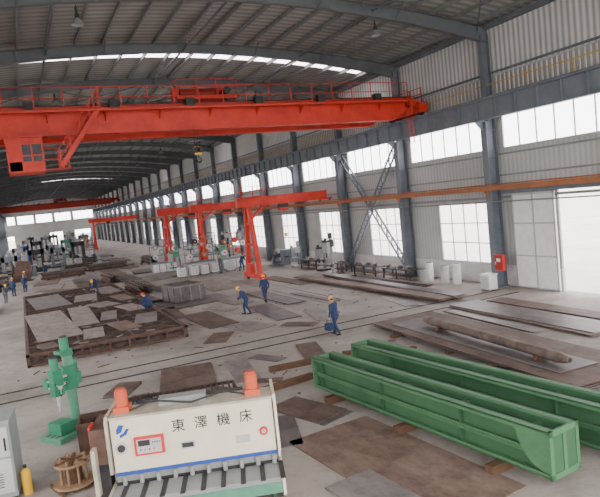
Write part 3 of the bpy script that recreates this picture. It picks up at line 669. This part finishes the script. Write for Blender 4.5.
b.box(-.62,.47,-.53,.52,1.85,1.9,0); b.box(.3,.34,-.55,-.52,1.2,1.5,1); b.box(-.4,.0,-.54,-.52,1.3,1.6,1)
for k in range(6): b.box(-.4,.2,-.535,-.52,.35+k*.06,.37+k*.06,1)
M['cabg']=mat('cabinet_grey',(.27,.30,.28),(.22,.25,.235),scale=2,rough=.5)
b.obj('body',[M['cabg'],M['dark'],M['lgrey']],parent=CB,bevel=.01)
b=MB(); b.cyl((.62,-.3,0),(.62,-.3,.55),.11,n=18,mi=0); b.cyl((.62,-.3,.55),(.62,-.3,.62),.11,.05,n=18,mi=0); b.cyl((.62,-.3,.62),(.62,-.3,.7),.04,n=10,mi=1)
b.obj('yellow_cylinder',[M['yellow'],M['dark']],parent=CB)
b=MB()
for x in (-1.6,-.5,.6,1.6):
    for y in (-.6,.6): b.box(x-.04,x+.04,y-.04,y+.04,0,1.0,0)
for z in (.3,.95):
    for y in (-.6,.6): b.box(-1.6,1.6,y-.03,y+.03,z,z+.08,0)
    for x in (-1.6,-.5,.6,1.6): b.box(x-.03,x+.03,-.6,.6,z,z+.08,0)
for k in range(18): x=-1.5+k*.17; b.box(x,x+.05,-.58,.58,1.03,1.06,1)
for k in range(8): b.beam((-1.4+k*.3,-.5,.45+.05*(k%3)),(-1.0+k*.33,.5,.5+.07*(k%2)),.12,.08,1+(k%2))
b.obj('steel_rack',[M['rust'],M['dark'],PL[3]],loc=(3.5,16.6,0),rz=math.radians(-12))
b=MB()
for a in ((-.55,.55,-.5,-.46),(-.55,.55,.46,.5),(-.55,-.51,-.5,.5),(.51,.55,-.5,.5)): b.box(*a,.05,.8,0)
b.box(-.55,.55,-.5,.5,.0,.05,0)
for k in range(9): b.beam((-.45+k*.1,-.4,.5+.1*(k%3)),(.3-k*.06,.42,.6+.06*(k%2)),.05,.04,1)
b.box(-.58,.58,-.53,-.46,.72,.82,0)
b.obj('scrap_bin',[M['rust'],M['dark']],loc=(1.3,17.2,0),rz=math.radians(-10))
b=MB(); rnd=random.Random(3)
for k in range(26):
    x,y=rnd.uniform(-.5,.5),rnd.uniform(-.5,.5); b.cbox((x,y,.05+rnd.uniform(0,.15)),(rnd.uniform(.2,.6),rnd.uniform(.05,.15),.08),k%3,rnd.uniform(0,3))
b.obj('scrap_offcuts',[M['dark'],M['steel'],PL[2]],loc=(2.9,20.0,0))

# ------------------------------------------------------------------ wall-side equipment
b=MB()
b.box(-.1,.1,-.32,.32,1.05,1.95,0); b.box(-.115,-.1,-.28,.28,1.1,1.9,1); b.box(-.12,-.115,-.15,.15,1.55,1.75,2); b.box(-.13,-.115,.2,.24,1.4,1.55,2)
b.box(.1,.3,-.05,.05,1.3,1.36,1)
b.obj('fire_hose_box',[M['redbtn'],M['redd'],M['white']],loc=(24.2,25.35,0))
b=MB(); b.box(-.3,.3,-.35,.35,0.05,.85,0); b.box(-.33,.33,-.38,.38,.85,.92,0); b.box(-.31,-.3,-.3,.3,.15,.8,1)
for x in (-.22,.22):
    for y in (-.28,.28): b.cyl((x,y,0),(x,y,.05),.04,n=10,mi=1)
b.obj('waste_bin',[M['white'],M['lgrey']],loc=(23.6,25.7,0))
def drum(x,y,m='white',h=.9,r=.3):
    b=MB(); b.cyl((0,0,0),(0,0,h),r,n=24,mi=0)
    for z in (.02,h/3,2*h/3,h-.03): b.cyl((0,0,z-.015),(0,0,z+.02),r+.015,n=24,mi=0)
    b.cyl((r*.5,0,h),(r*.5,0,h+.02),.04,n=12,mi=1); b.cyl((0,0,h-.001),(0,0,h+.001),r*.9,n=24,mi=1)
    b.obj('steel_drum',[M[m],M['dark']],loc=(x,y,0))
for x,y,m_,h in ((24.0,28.9,'white',1.25),(23.9,29.9,'lgrey',1.1),(24.0,31.6,'white',1.2),(23.2,31.3,'grey',.9)): drum(x,y,m_,h,.26)
def bench(x,y,l=3.0,rz=0):
    b=MB()
    for sx in (-.4,.4):
        for sy in (-l/2+.1,0,l/2-.1): b.box(sx-.04,sx+.04,sy-.04,sy+.04,0,.72,0)
    b.box(-.48,.48,-l/2,l/2,.72,.78,0); b.box(-.42,.42,-l/2+.1,l/2-.1,.25,.29,1)
    for k in range(5): yy=-l/2+.4+k*(l-.8)/4; b.cbox((random.uniform(-.2,.2),yy,.86),(.3,.25,.16),1+(k%2),random.uniform(0,2)); b.cyl((.1,yy+.2,.78),(.1,yy+.2,.98),.06,n=10,mi=2)
    b.obj('work_bench',[M['dark'],M['rust'],M['grey']],loc=(x,y,0),rz=rz)
bench(23.4,34.0,3.4); bench(23.4,38.2,3.2); bench(23.3,42.2,2.0); bench(23.3,47.6,3.2)
def pillar_drill(x,y,h=3.2,rz=0,m='dark',m2='grey'):
    b=MB(); b.box(-.5,.5,-.4,.4,0,.15,0); b.cyl((.2,0,.15),(.2,0,h-.4),.13,n=18,mi=1); b.box(-.55,.35,-.2,.2,h-1.1,h-.55,0); b.cyl((.2,0,h-.4),(.2,0,h),.16,n=16,mi=0)
    b.box(-.62,-.25,-.26,.26,h-1.5,h-.7,1); b.cyl((-.43,0,h-1.9),(-.43,0,h-1.5),.06,n=12,mi=0); b.box(-.6,0,-.3,.3,.85,.93,0); b.box(-.05,.15,-.1,.1,.7,.9,0)
    b.cyl((-.43,0,h-.7),(-.43,0,h-.35),.12,n=14,mi=0)
    b.obj('pillar_drill',[M[m],M[m2]],loc=(x,y,0),rz=rz)
pillar_drill(21.7,41.0,3.4,.4); pillar_drill(23.0,44.8,2.6,.2); pillar_drill(23.2,50.6,2.4,0,'grey','steel')
def lathe(x,y,rz=0,m='greenl',L=3.2):
    b=MB(); b.box(-L/2,-L/2+.8,-.35,.35,0,1.5,0); b.box(L/2-.6,L/2,-.3,.3,0,.8,0); b.box(-L/2,L/2,-.28,.28,.75,.92,1); b.cyl((-L/2+.8,0,1.15),(-L/2+1.0,0,1.15),.22,n=18,mi=1)
    b.box(L/2-.5,L/2-.1,-.15,.15,.92,1.3,0); b.cyl((L/2-.75,0,1.15),(L/2-.5,0,1.15),.06,n=12,mi=1); b.box(-.1,.4,-.4,.35,.92,1.12,1); b.box(-L/2+.8,L/2-.6,-.32,.32,.2,.3,1)
    b.obj('lathe',[M[m],M['dark']],loc=(x,y,0),rz=rz)
lathe(23.2,54.5,1.57,'steel'); lathe(23.2,63,1.57,'grey'); lathe(23,74,1.57)
def reel_rack(x,y,rz=0,cols_=('white','orange','redbtn')):
    b=MB(); L=3.0
    b.box(-L/2,L/2,-.5,.5,0,1.1,3); b.box(-L/2-.05,L/2+.05,-.55,.55,1.1,1.2,4)
    for k in range(4): b.box(-L/2+.1+k*.72,-L/2+.7+k*.72,-.53,-.5,.15,1.0,0)
    for sx in (-L/2,0,L/2): b.box(sx-.04,sx+.04,-.04,.04,1.2,3.6,4)
    for z in (1.9,2.8,3.55): b.box(-L/2,L/2,-.04,.04,z,z+.08,4)
    for k,(xx,z) in enumerate(((-1.0,1.75),(-.3,2.3),(.5,1.8),(1.1,2.5),(-.9,2.8),(.3,2.9))):
        b.cyl((xx,-.2,z),(xx,.15,z),.27,n=22,mi=k%3); b.cyl((xx,-.24,z),(xx,-.2,z),.1,n=16,mi=(k+2)%3)
    b.obj('wire_reel_rack',[M[c] for c in cols_]+[M['grey'],M['steel']],loc=(x,y,0),rz=rz)
reel_rack(19.3,57.5,.1); reel_rack(13.6,63.5,-.1,('white','grey','redbtn')); reel_rack(18.6,66,.0,('lgrey','dark','orange')); reel_rack(15.8,57.8,.05,('lgrey','grey','orange'))
pillar_drill(21.3,60,4.2,.3,'steel','grey'); pillar_drill(21.8,67,3.8,0,'grey','dark'); pillar_drill(13.4,58,3.0,0,'green','grey')
for x,y in ((14.6,56.0),(15.6,55.8),(13.4,56),(16.7,56.1),(18.2,55.6)):
    b=MB(); b.box(-.35,.35,-.4,.4,.12,1.0,0); b.box(-.3,.3,-.42,-.4,.2,.9,1); b.cyl((-.25,-.4,1.0),(.25,-.4,1.0),.03,n=8,mi=2)
    for sx in (-.3,.3):
        for sy in (-.3,.3): b.cyl((sx-.03,sy,.08),(sx+.03,sy,.08),.08,n=12,mi=2)
    b.obj('welding_machine',[M['white'],M['lgrey'],M['dark']],loc=(x,y,0))
def press(x,y,h=3.0,m='dark'):
    b=MB(); b.box(-1,-.6,-.6,.6,0,h,0); b.box(.6,1,-.6,.6,0,h,0); b.box(-1,1,-.6,.6,h-.7,h,0); b.box(-1,1,-.7,.7,0,.6,0); b.cyl((0,0,1.5),(0,0,h-.7),.18,n=14,mi=1); b.box(-.55,.55,-.4,.4,1.2,1.5,1); b.cyl((0,0,h),(0,0,h+.5),.3,n=14,mi=1)
    b.obj('hydraulic_press',[M[m],M['grey']],loc=(x,y,0))
for a in ((1.6,92,3.2,'dark'),(-.6,104,3.4,'grey'),(4.6,112,3.0,'steel'),(7.8,125,3.4,'greenl'),(2.5,128,3.6,'dark'),(10,150,4,'grey'),(5,148,4,'steel'),(4.6,95,3,'steel'),(8.2,104,3.3,'dark'),(0,118,3.2,'blue'),(12.5,140,3.6,'dark'),(1,142,3.8,'grey'),(7.5,165,4,'dark'),(12,172,4,'steel'),(2,170,4,'dark'),(-1.8,88,2.8,'steel')): press(*a)
lathe(2.6,84.5,.2,'steel',4.5); lathe(-2.5,82,.1,'grey',3); lathe(8.4,96.5,.1,'dark',3.5); lathe(3.6,101,0,'grey',4); lathe(8.0,87,.3,'grey',3.6); lathe(6,118,0,'dark',4.5)
for k in range(5): reel_rack(10.5+k*1.0,118+k*9,.1*k,('lgrey','grey','orange'))
for x,y,h_ in ((-3.2,76,1.5),(-3.2,97,2.0),(5.8,81,1.2),(7.6,91,1.3)):
    b=MB()
    for k in range(int(h_/.22)): b.box(-1.3+.04*(k%3),1.3-.05*(k%2),-.8+.05*(k%4),.8-.03*k,.02+.22*k,.2+.22*k,k%3)
    b.obj('steel_block_stack',[M['rust'],M['dark'],PL[4]],loc=(x,y,0))
b=MB(); b.prism([(-1.2,0),(1.0,0),(1.3,2.3),(-.2,2.6)],(0,0,0),(1,0,0),(0,0,1),(0,.06,0),0); b.prism([(0,0),(2.4,0),(1.8,1.6),(0,2.6)],(-1.1,0,0),(0,1,0),(.1,0,1),(.05,0,0),0)
b.beam((.9,.05,0),(1.1,1.6,1.6),.1,.1,0); b.box(-1.2,1.1,0,2.2,0,.06,0)
b.obj('rusty_chute',[M['rust']],loc=(-.6,78,0),rz=-.2)

# ------------------------------------------------------------------ people
def bake(b,name,mats,voxel,sm=3):
    o=b.obj('tmp',mats); r=o.modifiers.new('r','REMESH'); r.mode='VOXEL'; r.voxel_size=voxel; r.use_smooth_shade=True
    s=o.modifiers.new('s','SMOOTH'); s.iterations=sm; s.factor=.5
    dg=bpy.context.evaluated_depsgraph_get(); me=bpy.data.meshes.new_from_object(o.evaluated_get(dg)); me.name=name
    me.materials.clear(); me.materials.append(mats[0])
    old=o.data; bpy.data.objects.remove(o); bpy.data.meshes.remove(old)
    me.polygons.foreach_set('use_smooth',[True]*len(me.polygons))
    return me
b=MB(); b.cap((0,-.01,-.06),(0,0,.06),.058,.055); b.ell((0,-.005,.15),(.078,.095,.105)); b.ell((0,.03,.095),(.058,.062,.06)); b.ell((0,.065,.062),(.028,.025,.02))
b.cap((0,.092,.145),(0,.108,.118),.009,.014); b.ell((-.078,0,.135),(.012,.02,.032)); b.ell((.078,0,.135),(.012,.02,.032)); b.ell((0,.085,.087),(.026,.012,.008)); b.ell((0,.083,.165),(.05,.014,.01))
headm=bake(b,'head',[M['skin']],.008,2)
b=MB()
for s in (-1,1): b.ell((s*.03,.089,.148),(.013,.008,.007),0); b.ell((s*.03,.095,.148),(.006,.004,.006),1); b.ell((s*.03,.092,.165),(.018,.006,.004),1)
b.ell((0,.096,.087),(.022,.004,.004),2)
facem=b.mesh('face_features',[M['white'],M['hair'],M['redd']])
b=MB(); n=20
vs=[];fs=[]
for j in range(8):
    t=math.pi/2*j/7
    for i in range(n):
        a=2*math.pi*i/n; vs.append((math.sin(t)*math.cos(a)*.105,math.sin(t)*math.sin(a)*.125-.005,.175+math.cos(t)*.115))
for j in range(7):
    for i in range(n): fs.append((j*n+i,(j+1)*n+i,(j+1)*n+(i+1)%n,j*n+(i+1)%n))
b.add(vs,fs,0,True)
b.ell((0,.03,.174),(.112,.15,.008),0); b.box(-.006,.006,-.11,.11,.282,.295,0)
helmm=b.mesh('helmet',[M['helmy']])
b=MB(); b.ell((0,-.02,.15),(.086,.09,.07)); hairm=b.mesh('hair',[M['hair']])
b=MB(); b.cap((0,0,.02),(0,0,-.02),.028,.028); b.ell((0,0,-.055),(.017,.042,.05)); b.ell((0,.02,-.05),(.018,.02,.035))
for k,(yy,L) in enumerate(((.03,.072),(.01,.08),(-.011,.074),(-.031,.058))):
    p=Vector((0,yy*.9,-.09)); ang_=.25
    for q,f in enumerate((.45,.32,.25)):
        ang_+=.3; d=Vector((-math.sin(ang_),yy*.25,-math.cos(ang_))); e=p+d*L*f; b.cap(p,e,.0095-.001*q,.0088-.001*q,8); p=e
p=Vector((-.004,.03,-.035)); b.cap(p,p+Vector((-.012,.028,-.03)),.013,.011,8); b.cap(p+Vector((-.012,.028,-.03)),p+Vector((-.022,.036,-.062)),.0105,.009,8)
handm=bake(b,'hand',[M['skin']],.0045,1)
STAND=dict(pel=(0,0,.95),chest=(0,.02,1.3),neck=(0,.02,1.47),hd=(0,.03,1.5),
  sR=(.19,.01,1.41),eR=(.25,-.03,1.13),wR=(.25,.08,.89),sL=(-.19,.01,1.41),eL=(-.25,-.03,1.13),wL=(-.25,.08,.89),
  hR=(.1,0,.9),kR=(.11,.03,.5),aR=(.12,0,.1),hL=(-.1,0,.9),kL=(-.11,.03,.5),aL=(-.12,0,.1),pitch=0,yaw=0)
def pose(**k): d=dict(STAND); d.update(k); return d
WALK=pose(kR=(.1,.22,.55),aR=(.11,.3,.12),kL=(-.1,-.06,.5),aL=(-.11,-.36,.16),eR=(.25,-.14,1.17),wR=(.26,-.1,.92),eL=(-.25,.06,1.15),wL=(-.22,.28,1.0))
CARRY=pose(kR=(.1,.17,.53),aR=(.11,.2,.1),kL=(-.1,-.03,.5),aL=(-.12,-.28,.14),chest=(.03,.07,1.29),neck=(.03,.1,1.45),hd=(.03,.12,1.48),sR=(.21,.08,1.4),sL=(-.16,.08,1.38),eL=(-.27,.02,1.12),wL=(-.32,.06,.86),eR=(.3,.16,1.15),wR=(.22,.36,1.2),pitch=-.3)
LEAN=pose(pel=(0,-.05,.93),hR=(.1,-.05,.88),hL=(-.1,-.05,.88),chest=(0,.14,1.24),neck=(0,.26,1.38),hd=(0,.29,1.4),sR=(.19,.22,1.33),sL=(-.19,.22,1.33),eR=(.25,.26,1.05),wR=(.2,.46,.92),eL=(-.25,.24,1.06),wL=(-.16,.45,.95),kR=(.12,.12,.5),aR=(.13,.1,.1),kL=(-.12,-.02,.5),aL=(-.13,-.22,.12),pitch=-.4)
BEND=pose(pel=(0,-.2,.88),hR=(.1,-.2,.84),hL=(-.1,-.2,.84),chest=(0,.12,1.02),neck=(0,.3,1.0),hd=(0,.33,1.0),sR=(.19,.24,.98),sL=(-.19,.24,.98),eR=(.24,.34,.7),wR=(.16,.46,.46),eL=(-.24,.34,.7),wL=(-.14,.48,.48),kR=(.15,.0,.48),aR=(.16,-.08,.1),kL=(-.15,.02,.48),aL=(-.16,-.08,.1),pitch=-1.1)
SQUAT=pose(pel=(0,-.18,.34),hR=(.1,-.18,.34),hL=(-.1,-.18,.34),chest=(0,-.02,.68),neck=(0,.08,.82),hd=(0,.1,.84),sR=(.19,.06,.78),sL=(-.19,.06,.78),eR=(.26,.24,.58),wR=(.14,.42,.42),eL=(-.26,.22,.58),wL=(-.12,.42,.4),kR=(.18,.24,.46),aR=(.16,.02,.1),kL=(-.18,.24,.46),aL=(-.16,.02,.1),pitch=-.5)
def worker(x,y,z,heading,p,helmet='helmy',cover='cover',extra=None):
    r=empty('factory_worker',(x,y,z),math.radians(heading)); V=lambda k:Vector(p[k])
    b=MB()
    b.cap(V('pel'),V('chest'),.145,.16)
    b.cap(V('sL'),V('sR'),.075,.075); b.cap(V('chest'),V('neck'),.14,.065); b.cap(V('hL'),V('hR'),.125,.125)
    b.cap(V('chest')+Vector((-.07,0,.0)),V('pel')+Vector((-.06,0,0)),.125,.12); b.cap(V('chest')+Vector((.07,0,.0)),V('pel')+Vector((.06,0,0)),.125,.12)
    for s in 'LR':
        b.cap(V('s'+s),V('e'+s),.072,.053); b.cap(V('e'+s),V('w'+s).lerp(V('e'+s),.06),.054,.042)
        b.cap(V('h'+s),V('k'+s),.108,.075); b.cap(V('k'+s),V('a'+s)+Vector((0,0,.03)),.076,.062)
    o=bpy.data.objects.new('coverall_body',bake(b,'coverall_body',[M[cover]],.022,4)); COL.objects.link(o); o.parent=r
    b=MB()
    for s in 'LR':
        a=V('a'+s); k=V('k'+s)
        tilt=0 if a.z<.12 else -.25
        heel=a+Vector((0,-.05,-.055)); toe=a+Vector((0,.17,-.06+ (tilt*.1)))
        heel.z=max(heel.z,.045); toe.z=max(toe.z,.042)
        b.cap(heel,toe,.045,.042,10); b.cap(a+Vector((0,0,.06)),a+Vector((0,-.01,-.03)),.05,.05,10)
    o=bpy.data.objects.new('boots',bake(b,'boots',[M['boot']],.014,1)); COL.objects.link(o); o.parent=r
    H=bpy.data.objects.new('head',headm); COL.objects.link(H); H.parent=r; H.location=V('hd'); H.rotation_euler=(p['pitch'],0,p['yaw'])
    for nm,me in (('face_features',facem),('hair',hairm),('helmet',helmm)):
        o=bpy.data.objects.new(nm,me); COL.objects.link(o); o.parent=H
        if nm=='helmet' and helmet!='helmy':
            o.data=me.copy(); o.data.materials[0]=M[helmet]
    for s in 'LR':
        d=(V('w'+s)-V('e'+s)).normalized(); q=Vector((0,0,-1)).rotation_difference(d)
        o=bpy.data.objects.new('hand_'+s.lower(),handm); COL.objects.link(o); o.parent=r; o.location=V('w'+s)+d*.015
        o.rotation_mode='QUATERNION'; o.rotation_quaternion=q
        if s=='L': o.scale=(-1,1,1)
    if extra=='bag':
        w=V('wL'); b=MB(); c=w+Vector((-.02,.02,-.13))
        b.cyl(c+Vector((0,-.1,0)),c+Vector((0,.1,0)),.015,n=8,mi=0)
        b.beam(c+Vector((0,-.1,0)),c+Vector((0,-.17,-.12)),.02,.02,0); b.beam(c+Vector((0,.1,0)),c+Vector((0,.17,-.12)),.02,.02,0)
        b.prism([(-.17,0),(.17,0),(.21,-.26),(.15,-.32),(-.15,-.32),(-.21,-.26)],c+Vector((-.12,0,-.12)),(0,1,0),(0,0,1),(.24,0,0),1)
        b.obj('tool_bag',[M['dark'],M['cover']],parent=r)
    if extra=='torch':
        w=V('wR'); b=MB(); b.tube([w+Vector((0,-.05,.0)),w+Vector((-.02,.12,-.08)),w+Vector((-.05,.25,-.25)),w+Vector((-.05,.26,-.33))],.014,mi=0); b.obj('cutting_torch',[M['dark']],parent=r)
    return r
worker(12.2,23.2,0,20,CARRY,extra='bag')
worker(11.1,31.9,0,70,LEAN)
worker(13.4,34.6,0,0,WALK,cover='cover')
worker(4.7,48.6,.63,150,BEND,'helmy',extra='torch')
worker(6.3,36.0,.6,60,SQUAT,'helmr',cover='cover',extra='torch')
worker(-.3,64.8,0,150,STAND,'helmr'); worker(-1.9,57.7,0,200,LEAN,cover='coverg'); worker(-1.3,62.2,0,-30,STAND); worker(-.2,69.5,0,30,STAND,cover='coverg')
worker(16.9,54.6,0,100,STAND,'helmy','coverg'); worker(18.9,54.2,0,-60,LEAN,'helmr')
worker(2.2,80.5,0,0,WALK)
